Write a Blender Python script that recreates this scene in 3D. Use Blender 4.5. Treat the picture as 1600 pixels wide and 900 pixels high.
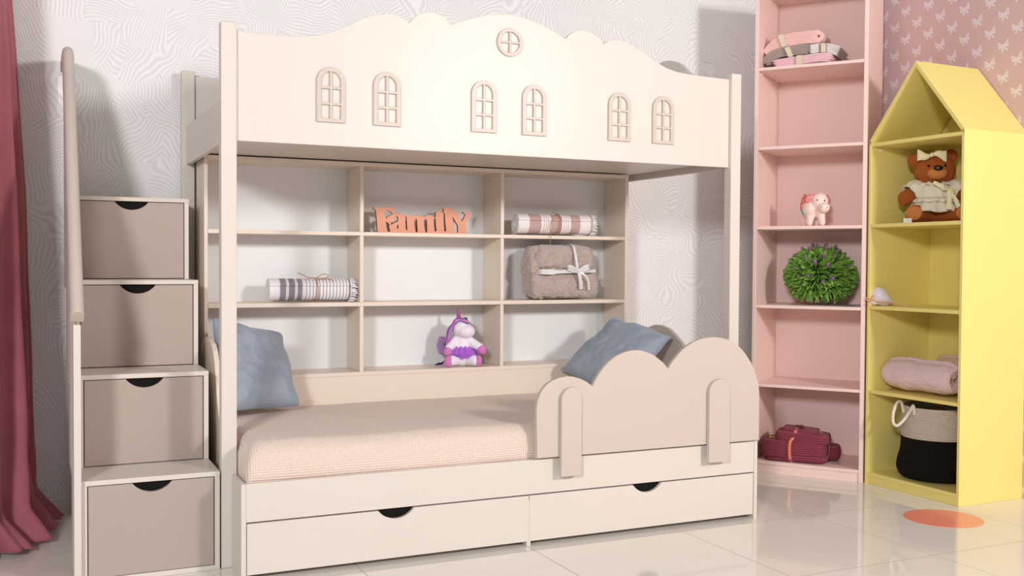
import bpy, bmesh, math, random
from mathutils import Vector, Matrix, Euler, noise
R = math.radians
PI = math.pi
for o in list(bpy.data.objects): bpy.data.objects.remove(o)
S = bpy.context.scene
C = S.collection

# ------------------------------------------------------------------ camera
cam_d = bpy.data.cameras.new('camera'); cam = bpy.data.objects.new('camera', cam_d); C.objects.link(cam)
cam_d.sensor_width = 36.0; cam_d.lens = 1601.8/1600*36; cam_d.clip_end = 100; cam_d.clip_start = 0.05
RT = Vector((0.90546928, -0.42437262, 0.00576812)); UP = Vector((0.00498991, 0.02423475, 0.99969384)); FW = Vector((0.42438248, 0.90516328, -0.0240614))
M = Matrix((RT, UP, -FW)).transposed().to_4x4()
M.translation = Vector((-0.6055, -3.3281, 1.0304))
cam.matrix_world = M
S.camera = cam
S.view_settings.view_transform = 'Standard'; S.view_settings.look = 'None'
S.view_settings.exposure = 0.0; S.view_settings.gamma = 1.0; S.view_settings.use_curve_mapping = False

# ------------------------------------------------------------------ world + lights
W = bpy.data.worlds.new('world'); S.world = W; W.use_nodes = True
W.node_tree.nodes['Background'].inputs[0].default_value = (1.0, 0.985, 0.96, 1)
W.node_tree.nodes['Background'].inputs[1].default_value = 0.30
def area(name, loc, target, size, power, color):
    d = bpy.data.lights.new(name, 'AREA'); d.shape = 'DISK'; d.size = size; d.energy = power; d.color = color
    o = bpy.data.objects.new(name, d); C.objects.link(o); o.location = loc
    o.rotation_euler = (Vector(target)-Vector(loc)).to_track_quat('-Z', 'Y').to_euler()
area('key_softbox', (2.93, -4.7, 2.42), (1.4, 0.9, 0.9), 0.62, 132, (1.0, 0.978, 0.94))
area('fill_softbox', (-2.9, -5.2, 2.6), (2.2, 0.8, 0.9), 0.75, 205, (0.985, 0.985, 0.99))

# ------------------------------------------------------------------ materials
def lin(c):
    return tuple((x/255/12.92 if x/255 <= .04045 else ((x/255+.055)/1.055)**2.4) for x in c) + (1,)
class NT:
    def __init__(s, name, rough=.5, col=(200, 200, 200), spec=.5, sheen=0):
        s.m = bpy.data.materials.new(name); s.m.use_nodes = True; s.t = s.m.node_tree; s.n = s.t.nodes; s.l = s.t.links
        s.b = s.n['Principled BSDF']; s.b.inputs['Base Color'].default_value = lin(col); s.b.inputs['Roughness'].default_value = rough
        s.b.inputs['Specular IOR Level'].default_value = spec
        if sheen: s.b.inputs['Sheen Weight'].default_value = sheen; s.b.inputs['Sheen Roughness'].default_value = .4
    def add(s, typ, **k):
        n = s.n.new(typ)
        for a, v in k.items():
            if a == 'inp':
                for i, x in v.items(): s.put(n, i, x)
            else: setattr(n, a, v)
        return n
    def put(s, n, i, x):
        if isinstance(x, bpy.types.NodeSocket): s.l.new(x, n.inputs[i])
        else: n.inputs[i].default_value = x
    def math(s, op, a, b=None, c=None):
        n = s.n.new('ShaderNodeMath'); n.operation = op
        for i, x in enumerate((a, b, c)):
            if x is not None: s.put(n, i, x)
        return n.outputs[0]
    def mix(s, f, a, b):
        n = s.n.new('ShaderNodeMix'); n.data_type = 'RGBA'
        s.put(n, 0, f); s.put(n, 6, lin(a) if isinstance(a, tuple) else a); s.put(n, 7, lin(b) if isinstance(b, tuple) else b)
        return n.outputs[2]
    def coord(s): return s.n.new('ShaderNodeTexCoord').outputs['Object']
    def xyz(s, v):
        n = s.n.new('ShaderNodeSeparateXYZ'); s.l.new(v, n.inputs[0]); return n.outputs
    def bump(s, h, strength=.2, dist=.002):
        n = s.add('ShaderNodeBump', inp={'Height': h, 'Strength': strength, 'Distance': dist}); s.l.new(n.outputs[0], s.b.inputs['Normal'])
    def noise(s, scale, detail=2, vec=None, dist=0):
        n = s.add('ShaderNodeTexNoise', inp={'Scale': scale, 'Detail': detail, 'Distortion': dist}); s.l.new(vec or s.coord(), n.inputs['Vector']); return n.outputs['Fac']
    def base(s, c): s.l.new(c, s.b.inputs['Base Color']); return s.m

def paint(name, col, rough=.38):
    t = NT(name, rough, col, .4); t.bump(t.noise(180, 3), .04, .0006)
    f = t.noise(3, 2); c2 = tuple(max(0, x-4) for x in col)
    return t.base(t.mix(f, col, c2))
CREAM = paint('cream_paint', (222, 214, 205))
TAUPE = paint('taupe_paint', (207, 194, 184))
STAIRT = paint('shaded_taupe_paint', (180, 165, 156))  # same taupe, darkened to put the shade on the stair fronts into the colour
PEACH = paint('bookcase_paint', (235, 221, 207))
WHITEP = paint('white_panel_paint', (236, 237, 238))
PINK = paint('pink_cabinet_paint', (249, 218, 211))
YEL = paint('yellow_cabinet_paint', (246, 228, 138))
YEL.node_tree.nodes['Principled BSDF'].inputs['Coat Weight'].default_value = .25; YEL.node_tree.nodes['Principled BSDF'].inputs['Coat Roughness'].default_value = .3
WHITE = paint('white_trim_paint', (225, 223, 222))
BLACK = NT('black_plastic_and_hole_shade', .7, (9, 8, 8), .2).m  # toy eyes and nostrils, also the painted shade behind the finger holes
def cloth(name, col, bump=.4, scale=400, rough=.9, var=8, sheen=.2, vs=14):
    t = NT(name, rough, col, .2, sheen); t.bump(t.noise(scale, 3), bump, .002)
    return t.base(t.mix(t.noise(vs, 3), tuple(min(255, x+var) for x in col), tuple(max(0, x-var) for x in col)))

# ------------------------------------------------------------------ object helpers
def tag(o, label=None, cat=None, group=None, kind=None):
    if label: o['label'] = label
    if cat: o['category'] = cat
    if group: o['group'] = group
    if kind: o['kind'] = kind
    return o
def empty(name, loc=(0, 0, 0), rz=0, label=None, cat=None, group=None):
    o = bpy.data.objects.new(name, None); C.objects.link(o); o.location = loc; o.rotation_euler = (0, 0, rz); o.empty_display_size = .05
    return tag(o, label, cat, group)
def obj(name, bm, mat, parent=None, smooth=False, bevel=0, auto=False):
    me = bpy.data.meshes.new(name)
    bmesh.ops.recalc_face_normals(bm, faces=bm.faces)
    bm.to_mesh(me); bm.free()
    for m in (mat if isinstance(mat, (list, tuple)) else [mat]): me.materials.append(m)
    if smooth:
        for p in me.polygons: p.use_smooth = True
    o = bpy.data.objects.new(name, me); C.objects.link(o)
    if parent: o.parent = parent
    if bevel:
        b = o.modifiers.new('bevel', 'BEVEL'); b.width = bevel; b.segments = 2; b.limit_method = 'ANGLE'; b.angle_limit = R(50)
    return o
def nb(): return bmesh.new()
def bx(bm, x0, x1, y0, y1, z0, z1):
    v = [bm.verts.new(p) for p in ((x0,y0,z0),(x1,y0,z0),(x1,y1,z0),(x0,y1,z0),(x0,y0,z1),(x1,y0,z1),(x1,y1,z1),(x0,y1,z1))]
    for f in ((0,3,2,1),(4,5,6,7),(0,1,5,4),(1,2,6,5),(2,3,7,6),(3,0,4,7)): bm.faces.new([v[i] for i in f])
    return bm
def box(name, x0, x1, y0, y1, z0, z1, mat, parent=None, bevel=.0015):
    return obj(name, bx(nb(), x0, x1, y0, y1, z0, z1), mat, parent, bevel=bevel)
def plate(name, outlines, th, mat, parent=None, axis='Y', pos=0, bev=.0015, side=None):
    """flat board cut to an outline (with holes): outlines in (a,z); axis Y -> lies in XZ plane with front face at y=pos; axis X -> lies in YZ plane from x=pos"""
    cu = bpy.data.curves.new(name, 'CURVE'); cu.dimensions = '2D'; cu.fill_mode = 'BOTH'
    for pts in outlines:
        sp = cu.splines.new('POLY'); sp.points.add(len(pts)-1); sp.use_cyclic_u = True
        for i, p in enumerate(pts): sp.points[i].co = (p[0], p[1], 0, 1)
    cu.extrude = th/2-bev; cu.bevel_depth = bev; cu.bevel_resolution = 1; cu.offset = -bev
    tmp = bpy.data.objects.new(name, cu); C.objects.link(tmp)
    dg = bpy.context.evaluated_depsgraph_get(); dg.update()
    me = bpy.data.meshes.new_from_object(tmp.evaluated_get(dg))
    bpy.data.objects.remove(tmp); bpy.data.curves.remove(cu)
    for v in me.vertices:
        a, z, t = v.co
        v.co = (a, pos+th/2-t, z) if axis == 'Y' else (pos+th/2+t, a, z)
    me.materials.clear()
    for m in (mat if isinstance(mat, (list, tuple)) else [mat]): me.materials.append(m)
    if axis == 'Y': me.flip_normals() if False else None
    me.update()
    for p in me.polygons:
        p.use_smooth = False
        n = p.normal
        if side: p.material_index = 0 if abs(n.y if axis == 'Y' else n.x) > .9 else 1
    bm = nb(); bm.from_mesh(me); bmesh.ops.remove_doubles(bm, verts=bm.verts, dist=1e-5); bmesh.ops.recalc_face_normals(bm, faces=bm.faces); bm.to_mesh(me); bm.free()
    me.name = name
    o = bpy.data.objects.new(name, me); C.objects.link(o)
    if parent: o.parent = parent
    return o
def tube(bm, pts, r, seg=8, cap=True, flat=None):
    """round tube (r number or list) ; flat=(w,t,normal) makes a ribbon"""
    pts = [Vector(p) for p in pts]; n = len(pts); rings = []
    prev = None
    for i, p in enumerate(pts):
        d = (pts[min(i+1, n-1)]-pts[max(i-1, 0)]).normalized()
        if prev is None:
            a = d.orthogonal().normalized()
        else:
            a = (prev - d*prev.dot(d)); a = a.normalized() if a.length > 1e-6 else d.orthogonal().normalized()
        prev = a; b = d.cross(a); rr = r[i] if isinstance(r, (list, tuple)) else r
        rings.append([bm.verts.new(p+a*math.cos(2*PI*k/seg)*rr+b*math.sin(2*PI*k/seg)*rr) for k in range(seg)])
    for i in range(n-1):
        for k in range(seg): bm.faces.new((rings[i][k], rings[i][(k+1) % seg], rings[i+1][(k+1) % seg], rings[i+1][k]))
    if cap: bm.faces.new(rings[0][::-1]); bm.faces.new(rings[-1])
    return bm
def ribbon(bm, pts, w, wd, t=.0012):
    """flat strap: points and width direction wd (vector or list)"""
    pts = [Vector(p) for p in pts]; n = len(pts); rings = []
    for i, p in enumerate(pts):
        d = (pts[min(i+1, n-1)]-pts[max(i-1, 0)]).normalized()
        a = Vector(wd[i] if isinstance(wd, list) else wd); a = (a-d*a.dot(d)).normalized(); b = d.cross(a)
        ww = (w[i] if isinstance(w, list) else w)/2
        rings.append([bm.verts.new(p+a*sx*ww+b*sy*t/2) for sx, sy in ((-1,-1),(1,-1),(1,1),(-1,1))])
    for i in range(n-1):
        for k in range(4): bm.faces.new((rings[i][k], rings[i][(k+1) % 4], rings[i+1][(k+1) % 4], rings[i+1][k]))
    bm.faces.new(rings[0][::-1]); bm.faces.new(rings[-1])
    return bm
def smooth_path(pts, n=8):
    pts = [Vector(p) for p in pts]; out = []
    P = [pts[0]*2-pts[1]]+pts+[pts[-1]*2-pts[-2]]
    for i in range(1, len(P)-2):
        for k in range(n):
            t = k/n; a, b, c, d = P[i-1], P[i], P[i+1], P[i+2]
            out.append(.5*((2*b)+(c-a)*t+(2*a-5*b+4*c-d)*t*t+(3*b-a-3*c+d)*t**3))
    out.append(pts[-1]); return out
def ell(bm, c, r, rot=(0, 0, 0), sub=3):
    m = Matrix.Translation(c) @ Euler(rot).to_matrix().to_4x4() @ Matrix.Diagonal((*r, 1))
    bmesh.ops.create_icosphere(bm, subdivisions=sub, radius=1, matrix=m); return bm
def caps(bm, p0, p1, r0, r1, n=7):
    p0, p1 = Vector(p0), Vector(p1)
    for i in range(n):
        t = i/(n-1); rr = r0+(r1-r0)*t; ell(bm, p0.lerp(p1, t), (rr, rr, rr), sub=2)
    return bm
def blob(name, bm, mat, parent=None, voxel=.004, sm=4):
    o = obj(name, bm, mat, parent, smooth=True)
    m = o.modifiers.new('remesh', 'REMESH'); m.mode = 'VOXEL'; m.voxel_size = voxel; m.use_smooth_shade = True
    s = o.modifiers.new('smooth', 'SMOOTH'); s.factor = .6; s.iterations = sm
    return o
def sbox(bm, c, r, e=.35, nu=40, nv=24, rot=(0, 0, 0), disp=0, ds=20, seed=0, warp=None):
    """soft cushion-like block (superellipsoid) with optional noise"""
    sg = lambda w, p: math.copysign(abs(w)**p, w)
    c = Vector(c); E = Euler(rot).to_matrix(); V = []
    for i in range(nv+1):
        v = -PI/2+PI*i/nv; row = []
        for j in range(nu):
            u = 2*PI*j/nu
            p = Vector((r[0]*sg(math.cos(v), e)*sg(math.cos(u), e), r[1]*sg(math.cos(v), e)*sg(math.sin(u), e), r[2]*sg(math.sin(v), e)))
            if warp: p = warp(p)
            if disp:
                q = (p+Vector((seed, 0, 0)))*ds; p = p+p.normalized()*noise.noise(q)*disp+p.normalized()*noise.noise(q*3)*disp*.4
            row.append(bm.verts.new(c+E @ p))
        V.append(row)
    for i in range(nv):
        for j in range(nu): bm.faces.new((V[i][j], V[i][(j+1) % nu], V[i+1][(j+1) % nu], V[i+1][j]))
    bmesh.ops.remove_doubles(bm, verts=bm.verts, dist=1e-6)
    return bm
def arch(cx, z0, w, h, n=14):
    """round-topped outline standing on z0"""
    r = w/2; pts = [(cx-r, z0), (cx-r, z0+h-r)]
    pts += [(cx-r*math.cos(PI*i/n), z0+h-r+r*math.sin(PI*i/n)) for i in range(1, n)]
    return pts+[(cx+r, z0+h-r), (cx+r, z0)]

# ------------------------------------------------------------------ room
def zebra_wall():
    t = NT('zebra_relief_wallpaper', .55, (236, 233, 231), .5)
    co = t.coord(); nz = t.add('ShaderNodeTexNoise', inp={'Scale': 3.2, 'Detail': 1.5}); t.l.new(co, nz.inputs['Vector'])
    off = t.add('ShaderNodeVectorMath', operation='SCALE', inp={'Scale': .34}); sub = t.add('ShaderNodeVectorMath', operation='SUBTRACT', inp={1: (.5, .5, .5)})
    t.l.new(nz.outputs['Color'], sub.inputs[0]); t.l.new(sub.outputs[0], off.inputs[0])
    ad = t.add('ShaderNodeVectorMath', operation='ADD'); t.l.new(co, ad.inputs[0]); t.l.new(off.outputs[0], ad.inputs[1])
    vo = t.add('ShaderNodeTexVoronoi', inp={'Scale': 6.3, 'Randomness': 1.0}); t.l.new(co, vo.inputs['Vector'])
    sc = t.add('ShaderNodeSeparateColor'); t.l.new(vo.outputs['Color'], sc.inputs[0])
    ang = t.math('MULTIPLY', sc.outputs[0], 6.28)
    x, y, z = t.xyz(ad.outputs[0])
    u = t.math('ADD', t.math('MULTIPLY', x, t.math('COSINE', ang)), t.math('MULTIPLY', z, t.math('SINE', ang)))
    s = t.math('SINE', t.math('MULTIPLY', u, 2*PI*64))
    h = t.math('SMOOTH_MIN', t.math('MULTIPLY', s, 1.6), .8, .4)
    gap = t.math('LESS_THAN', sc.outputs[1], .14)
    h = t.math('MULTIPLY', h, t.math('SUBTRACT', 1.0, gap))
    f = t.math('MULTIPLY_ADD', h, .4, .5)
    t.bump(h, .24, .002)
    t.put(t.b, 'Roughness', t.math('MULTIPLY_ADD', h, -.12, .5))
    return t.base(t.mix(f, (232, 230, 230), (248, 247, 248)))  # lighter stripes put the sheen of the relief into the colour
def bow_wall():
    t = NT('pink_bow_wallpaper', .8, (205, 165, 165), .25)
    co = t.coord(); x, y, z = t.xyz(co)
    p, q = .1438, .0708
    b = t.math('DIVIDE', t.math('SUBTRACT', z, 2.309), q); row = t.math('ROUND', b); lz = t.math('MULTIPLY', t.math('SUBTRACT', b, row), q)
    a = t.math('DIVIDE', t.math('SUBTRACT', t.math('SUBTRACT', y, .381), t.math('MULTIPLY', row, .0719)), p)
    ly = t.math('MULTIPLY', t.math('SUBTRACT', t.math('ROUND', a), a), p)      # + is towards -Y (screen right)
    # tilt the bow a little
    u0 = t.math('ADD', t.math('MULTIPLY', ly, .97), t.math('MULTIPLY', lz, .2)); w0 = t.math('SUBTRACT', t.math('MULTIPLY', lz, .97), t.math('MULTIPLY', ly, .2))
    au = t.math('ABSOLUTE', u0)
    # loops: |w-.005| < .13*... widening with |u|, up to .026
    wl = t.math('ABSOLUTE', t.math('SUBTRACT', w0, t.math('MULTIPLY', au, .3)))
    lim = t.math('MULTIPLY_ADD', au, .52, .004)
    loops = t.math('MULTIPLY', t.math('LESS_THAN', wl, lim), t.math('LESS_THAN', au, .027))
    # small hole in each loop
    hu = t.math('DIVIDE', t.math('SUBTRACT', au, .019), .006); hw = t.math('DIVIDE', t.math('SUBTRACT', w0, .0055), .0032)
    hole = t.math('LESS_THAN', t.math('ADD', t.math('MULTIPLY', hu, hu), t.math('MULTIPLY', hw, hw)), 1.0)
    loops = t.math('SUBTRACT', loops, t.math('MULTIPLY', hole, .5))
    # tails: line au = -w*.6
    tl = t.math('ABSOLUTE', t.math('SUBTRACT', au, t.math('MULTIPLY', w0, -.55)))
    tail = t.math('MULTIPLY', t.math('LESS_THAN', tl, .0058), t.math('MULTIPLY', t.math('LESS_THAN', w0, 0.0), t.math('GREATER_THAN', w0, -.026)))
    m = t.math('MULTIPLY', t.math('MAXIMUM', loops, tail), .75)
    t.bump(t.noise(260, 2), .1, .001)
    return t.base(t.mix(m, (221, 186, 185), (243, 232, 236)))
def tiles():
    t = NT('glossy_floor_tile', .07, (226, 219, 208), .55)
    x, y, z = t.xyz(t.coord())
    def line(c, o):
        f = t.math('FRACT', t.math('ADD', t.math('DIVIDE', t.math('SUBTRACT', c, o), .6365), 100.5))
        return t.math('LESS_THAN', t.math('ABSOLUTE', t.math('SUBTRACT', f, .5)), .0022)
    g = t.math('MAXIMUM', line(x, .39), line(y, -.047))
    base = t.mix(t.noise(2.2, 4, dist=.6), (240, 235, 227), (232, 226, 217))
    t.put(t.b, 'Roughness', t.math('MULTIPLY_ADD', g, .6, .07))
    t.bump(t.math('SUBTRACT', 1.0, g), .3, .001)
    return t.base(t.mix(t.math('MULTIPLY', g, .75), base, (120, 110, 100)))
XR, YB = 3.378, 1.222
fl = box('floor', -5.0, XR, -6.8, YB, -.06, 0, tiles(), bevel=0); tag(fl, kind='structure')
wb = box('wall_back', -5.0, XR+.1, YB, YB+.1, 0, 2.9, zebra_wall(), bevel=0); tag(wb, kind='structure')
wr = box('wall_right', XR, XR+.1, -6.8, YB, 0, 2.9, bow_wall(), bevel=0); tag(wr, kind='structure')
bm = nb(); prof = [(0, 0), (-.016, 0), (-.016, .045), (-.012, .05), (-.014, .056), (-.008, .064), (-.006, .074), (0, .076)]
for xx in (-5.0, XR):
    pass
rows = [[bm.verts.new((xx, YB+a, b)) for a, b in prof] for xx in (-5.0, XR)]
for i in range(len(prof)-1): bm.faces.new((rows[0][i], rows[0][i+1], rows[1][i+1], rows[1][i]))
bm.faces.new(rows[0][::-1]); bm.faces.new(rows[1])
tag(obj('baseboard_back', bm, WHITE), kind='structure')

# ------------------------------------------------------------------ bunk bed
bed = empty('bunk_bed', (0, 0, 0), 0, 'cream bunk bed with wavy castle guard panel above and two long drawers below', 'bed')
W2 = 2.06; ZR, ZD, ZB = .3153, .1882, .0186
def post(x0, x1, y0, y1):
    return box('post', x0, x1, y0, y1, 0, 1.829, CREAM, bed, bevel=.004)
post(-.0327, .019, .1771, .2245); post(2.047, 2.097, .1771, .2245)
post(-.0327, .019, 1.151, 1.2); post(2.047, 2.097, 1.151, 1.2)
up = [(.019,1.4373),(.019,1.807),(.085,1.802),(.13,1.8015),(.172,1.803),(.215,1.806),(.26,1.811),(.3,1.817),(.34,1.83),(.375,1.846),(.407,1.862),(.437,1.88),(.465,1.895),(.5,1.909),(.536,1.917),(.563,1.919),(.588,1.916),(.61,1.907),(.63,1.894),
 (.648,1.914),(.672,1.931),(.692,1.939),(.713,1.942),(.737,1.94),(.758,1.933),(.777,1.921),(.793,1.904),(.835,1.922),(.882,1.939),(.93,1.954),(.98,1.963),(1.03,1.966),(1.08,1.963),(1.13,1.953),(1.178,1.938),(1.225,1.919),(1.268,1.899),
 (1.283,1.915),(1.303,1.929),(1.325,1.938),(1.35,1.941),(1.374,1.938),(1.398,1.929),(1.42,1.915),(1.438,1.895),(1.455,1.908),(1.477,1.916),(1.503,1.919),(1.53,1.917),(1.561,1.908),(1.6,1.892),(1.64,1.872),(1.672,1.854),(1.7,1.84),(1.735,1.826),(1.79,1.815),(1.84,1.811),(1.9,1.809),(1.97,1.807),(2.047,1.806),(2.047,1.4373)]
plate('guard_panel', [up], .018, CREAM, bed, pos=.194, bev=.0018)
gp = bed.children[-1] if False else [o for o in bed.children if o.name.startswith('guard_panel')][0]
def wtrim(cx):
    w, h, z0, f, m = .101, .192, 1.518, .0155, .0085
    holes = []; b = .013; iw = w-2*f; half = (iw-m)/2
    zr = [z0+b, z0+b+.047, z0+b+.047+m, z0+b+.094+m, z0+b+.094+2*m]
    for s in (-1, 1):
        xa = cx+s*m/2; xb = cx+s*(m/2+half)
        holes.append([(xa, zr[0]), (xb, zr[0]), (xb, zr[1]), (xa, zr[1])]); holes.append([(xa, zr[2]), (xb, zr[2]), (xb, zr[3]), (xa, zr[3])])
        r = iw/2; zc = z0+h-w/2
        pts = [(xa, zr[4]), (xb, zr[4]), (xb, zc)]
        for i in range(1, 9):
            a = PI/2*i/9; xx = cx+s*r*math.cos(a)
            if abs(xx-cx) > m/2: pts.append((xx, zc+r*math.sin(a)))
        pts.append((xa, zc+math.sqrt(r*r-m*m/4))); holes.append(pts)
    o = plate('window_trim', [arch(cx, z0, w, h)]+holes, .009, TAUPE, gp, pos=.185, bev=.0012); o['label'] = 'taupe arched window trim with six openings'
for cx in (.343, .547, .924, 1.133, 1.51, 1.716): wtrim(cx)
cx, cz, r = 1.029, 1.861, .0525
holes = []
for q in range(4):
    a0 = PI/2*q; m = .0035; ri = r-.0125; th0 = math.asin(m/ri)
    pts = [(m, m)]+[(ri*math.cos(a), ri*math.sin(a)) for a in [th0+(PI/2-2*th0)*i/8 for i in range(9)]]
    holes.append([(cx+x*math.cos(a0)-z*math.sin(a0), cz+x*math.sin(a0)+z*math.cos(a0)) for x, z in pts])
o = plate('round_window_trim', [[(cx+r*math.cos(2*PI*i/32), cz+r*math.sin(2*PI*i/32)) for i in range(32)]]+holes, .009, TAUPE, gp, pos=.185, bev=.0012); o['label'] = 'taupe round window trim with cross bars'
plate('back_panel', [[(.019,1.44),(.019,1.809),(.35,1.815),(.7,1.83),(1.03,1.84),(1.4,1.83),(1.7,1.815),(2.047,1.809),(2.047,1.44)]], .016, CREAM, bed, pos=1.172)
box('bunk_base', .012, 2.03, .2125, 1.17, 1.4625, 1.482, CREAM, bed)
box('upper_mattress', .02, 2.025, .215, 1.165, 1.4825, 1.57, cloth('white_mattress_cloth', (232, 228, 222)), bed, bevel=.02)
plate('upper_end_rail', [[(.2245,1.436),(1.151,1.436),(1.151,1.594),(.2245,1.594)]], .018, CREAM, bed, axis='X', pos=-.015)
e2 = [(.2245,1.436),(.2245,1.72),(.3,1.725),(.36,1.76),(.41,1.83),(.47,1.868),(.515,1.892),(.56,1.928),(.616,1.956),(.67,1.97),(.721,1.974),(.78,1.966),(.83,1.945),(.88,1.91),(.93,1.86),(1.0,1.81),(1.151,1.79),(1.151,1.436)]
plate('upper_footboard', [e2], .018, CREAM, bed, axis='X', pos=2.06)
# lower bed
pl = [(0,0),(.1771,0),(.1771,ZR),(0,ZR)]
plate('side_panel', [[(0,0),(.176,0),(.176,ZR),(0,ZR)]], .016, CREAM, bed, axis='X', pos=0)
plate('side_panel', [[(0,0),(.176,0),(.176,ZR),(0,ZR)]], .016, CREAM, bed, axis='X', pos=W2-.016)
def hump(y0, y1, zb, base, apex, s=0.0):
    pts = [(y0, zb), (y0, base)]
    n = 24
    for i in range(1, n):
        t = i/n; pts.append((y0+(y1-y0)*t, base+(apex-base)*math.sin(PI*t)**.55))
    return pts+[(y1, base), (y1, zb)]
hl = [(.2255,.02),(.2255,.42),(.35,.44),(.43,.47),(.47,.53),(.52,.65),(.56,.7),(.6,.723),(.667,.738),(.745,.74),(.8,.73),(.86,.7),(.895,.66),(.9,.6),(.9,.02)]
plate('headboard', [hl], .018, PEACH, bed, axis='X', pos=.0)
fr = [(.2255,.02),(.2255,.42),(.3,.45),(.36,.5),(.41,.57),(.46,.62),(.499,.668),(.53,.69),(.566,.712),(.61,.735),(.671,.748),(.73,.747),(.79,.73),(.84,.7),(.88,.65),(.9,.6),(.9,.02)]
plate('footboard', [fr], .018, TAUPE, bed, axis='X', pos=2.033)
box('front_rail', .0165, W2-.0165, .002, .02, ZD+.002, ZR, CREAM, bed)
box('slat_base', .02, 2.03, .021, .899, .262, .28, CREAM, bed)
box('centre_foot', 1.022, 1.038, .004, .12, 0, .17, CREAM, bed)
def notch_front(x0, x1, z0, z1, w, d, n=14):
    c = (x0+x1)/2; pts = [(x0, z0), (x0, z1), (c-w/2, z1)]
    rr_ = (w*w/4+d*d)/(2*d); h0 = math.asin(w/2/rr_)
    pts += [(c+rr_*math.sin(-h0+2*h0*i/n), z1+rr_-d-rr_*math.cos(-h0+2*h0*i/n)+0) if False else (c+rr_*math.sin(-h0+2*h0*i/n), z1-(rr_*math.cos(-h0+2*h0*i/n)-(rr_-d))) for i in range(1, n)]
    return pts+[(c+w/2, z1), (x1, z1), (x1, z0)]
def bed_drawer(x0, x1):
    d = plate('drawer', [notch_front(x0, x1, ZB, ZD-.003, .128, .032)], .016, CREAM, bed, pos=.002)
    bm = nb(); bx(bm, x0+.02, x1-.02, .019, .6, ZB+.01, ZB+.02); bx(bm, x0+.02, x0+.03, .019, .6, ZB+.02, ZD-.03)
    bx(bm, x1-.03, x1-.02, .019, .6, ZB+.02, ZD-.03); bx(bm, x0+.02, x1-.02, .59, .6, ZB+.02, ZD-.03)
    obj('drawer_tray', bm, CREAM, d)
    c = (x0+x1)/2; o = box('finger_hole_shade', c-.075, c+.075, .0185, .0225, ZD-.05, ZD-.004, BLACK, d, bevel=0); o['label'] = 'black plate painting the shade inside the finger hole'  # black plate stands in for the shade inside the drawer
bed_drawer(.0185, 1.0285); bed_drawer(1.0315, 2.0415)

# mattress with knitted cover
def knit(name, col, col2, scale):
    t = NT(name, .95, col, .1, .3); co = t.coord(); x, y, z = t.xyz(co)
    a = t.math('SINE', t.math('MULTIPLY', t.math('ADD', x, t.math('ADD', z, y)), scale)); b = t.math('SINE', t.math('MULTIPLY', t.math('SUBTRACT', t.math('SUBTRACT', x, z), y), scale))
    h = t.math('MULTIPLY', a, b); n = t.noise(30, 4)
    t.bump(t.math('ADD', h, n), .6, .003)
    return t.base(t.mix(t.math('MULTIPLY_ADD', h, .45, .5), col, col2))
MATC = knit('peach_knit_cover', (245, 229, 217), (233, 207, 193), 400)
bm = nb(); nx, ny = 90, 40; x0, x1, y0, y1, zt, zb = .022, 2.026, .026, .893, .441, .285; rr = .055
def msec(a, n):
    # rounded profile param: returns (pos along, height) for a in 0..n
    return a
V = []
path = []
for i in range(9): a = PI/2*i/8; path.append((rr-rr*math.cos(a), zt-rr+rr*math.sin(a)))
path = [(0, zb), (0, .33), (-.003, .36)]+path
ynodes = path+[(y, zt) for y in [.1+.07*k for k in range(11)]]+[(y1-y0-p[0], p[1]) for p in path[::-1]]
ring = []
for i in range(nx+1):
    x = x0+(x1-x0)*i/nx; ex = min(i, nx-i)/nx*(x1-x0); row = []
    for (yy, zz) in ynodes:
        dz = 0
        if ex < rr: dz = -(rr-math.sqrt(max(0, rr*rr-(rr-ex)**2)))
        z = zz if zz < .37 and ex > 0 else max(zb, zz+dz)
        if zz > .34:
            z += .004*noise.noise(Vector((x*3, yy*5, 0)))+.002*noise.noise(Vector((x*9, yy*12, 3)))
        yj = .004*noise.noise(Vector((x*6, zz*9, 7)))*(1 if yy < .02 else 0)
        row.append(bm.verts.new((x, y0+yy+yj, z)))
    ring.append(row)
for i in range(nx):
    for j in range(len(ynodes)-1): bm.faces.new((ring[i][j], ring[i+1][j], ring[i+1][j+1], ring[i][j+1]))
for i in range(nx): bm.faces.new((ring[i][0], ring[i][-1], ring[i+1][-1], ring[i+1][0]))
bm.faces.new(ring[0]); bm.faces.new(ring[-1][::-1])
mt = obj('mattress', bm, MATC, smooth=True); tag(mt, 'peach knitted mattress lying in the lower bunk', 'mattress')

# guard rail
G = [(1.05,.323),(1.046,.5),(1.05,.53),(1.058,.553),(1.07,.574),(1.088,.592),(1.111,.605),(1.141,.614),(1.172,.6175),(1.199,.615),(1.226,.607),(1.253,.594),(1.278,.577),(1.289,.597),(1.307,.623),(1.328,.648),(1.353,.669),(1.38,.685),(1.408,.696),(1.436,.703),(1.464,.705),(1.493,.702),(1.522,.693),(1.548,.682),(1.57,.667),(1.592,.65),(1.612,.629),(1.627,.651),(1.648,.673),(1.672,.695),(1.697,.713),(1.727,.728),(1.757,.738),(1.792,.744),(1.827,.745),(1.861,.742),(1.895,.733),(1.926,.719),(1.954,.699),(1.98,.673),(2.004,.642),(2.023,.61),(2.037,.577),(2.046,.546),(2.05,.515),(2.051,.323)]
gr = empty('bed_guard_rail', (1.55, -.01, .323), 0, 'taupe cloud-shaped guard rail hooked over the lower bunk front', 'guard rail')
pr = plate('cloud_panel', [[(x-1.55, z-.323) for x, z in G]], .02, TAUPE, gr, pos=-.011, bev=.003)
for a, b, zt2 in ((1.14, 1.224, .577), (1.793, 1.893, .579)):
    w = b-a; r = w/2
    pts = arch((a+b)/2-1.55, -.071, w, zt2-.252, 16)
    plate('clamp_board', [pts], .017, TAUPE, gr, pos=-.0285, bev=.002)

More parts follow.
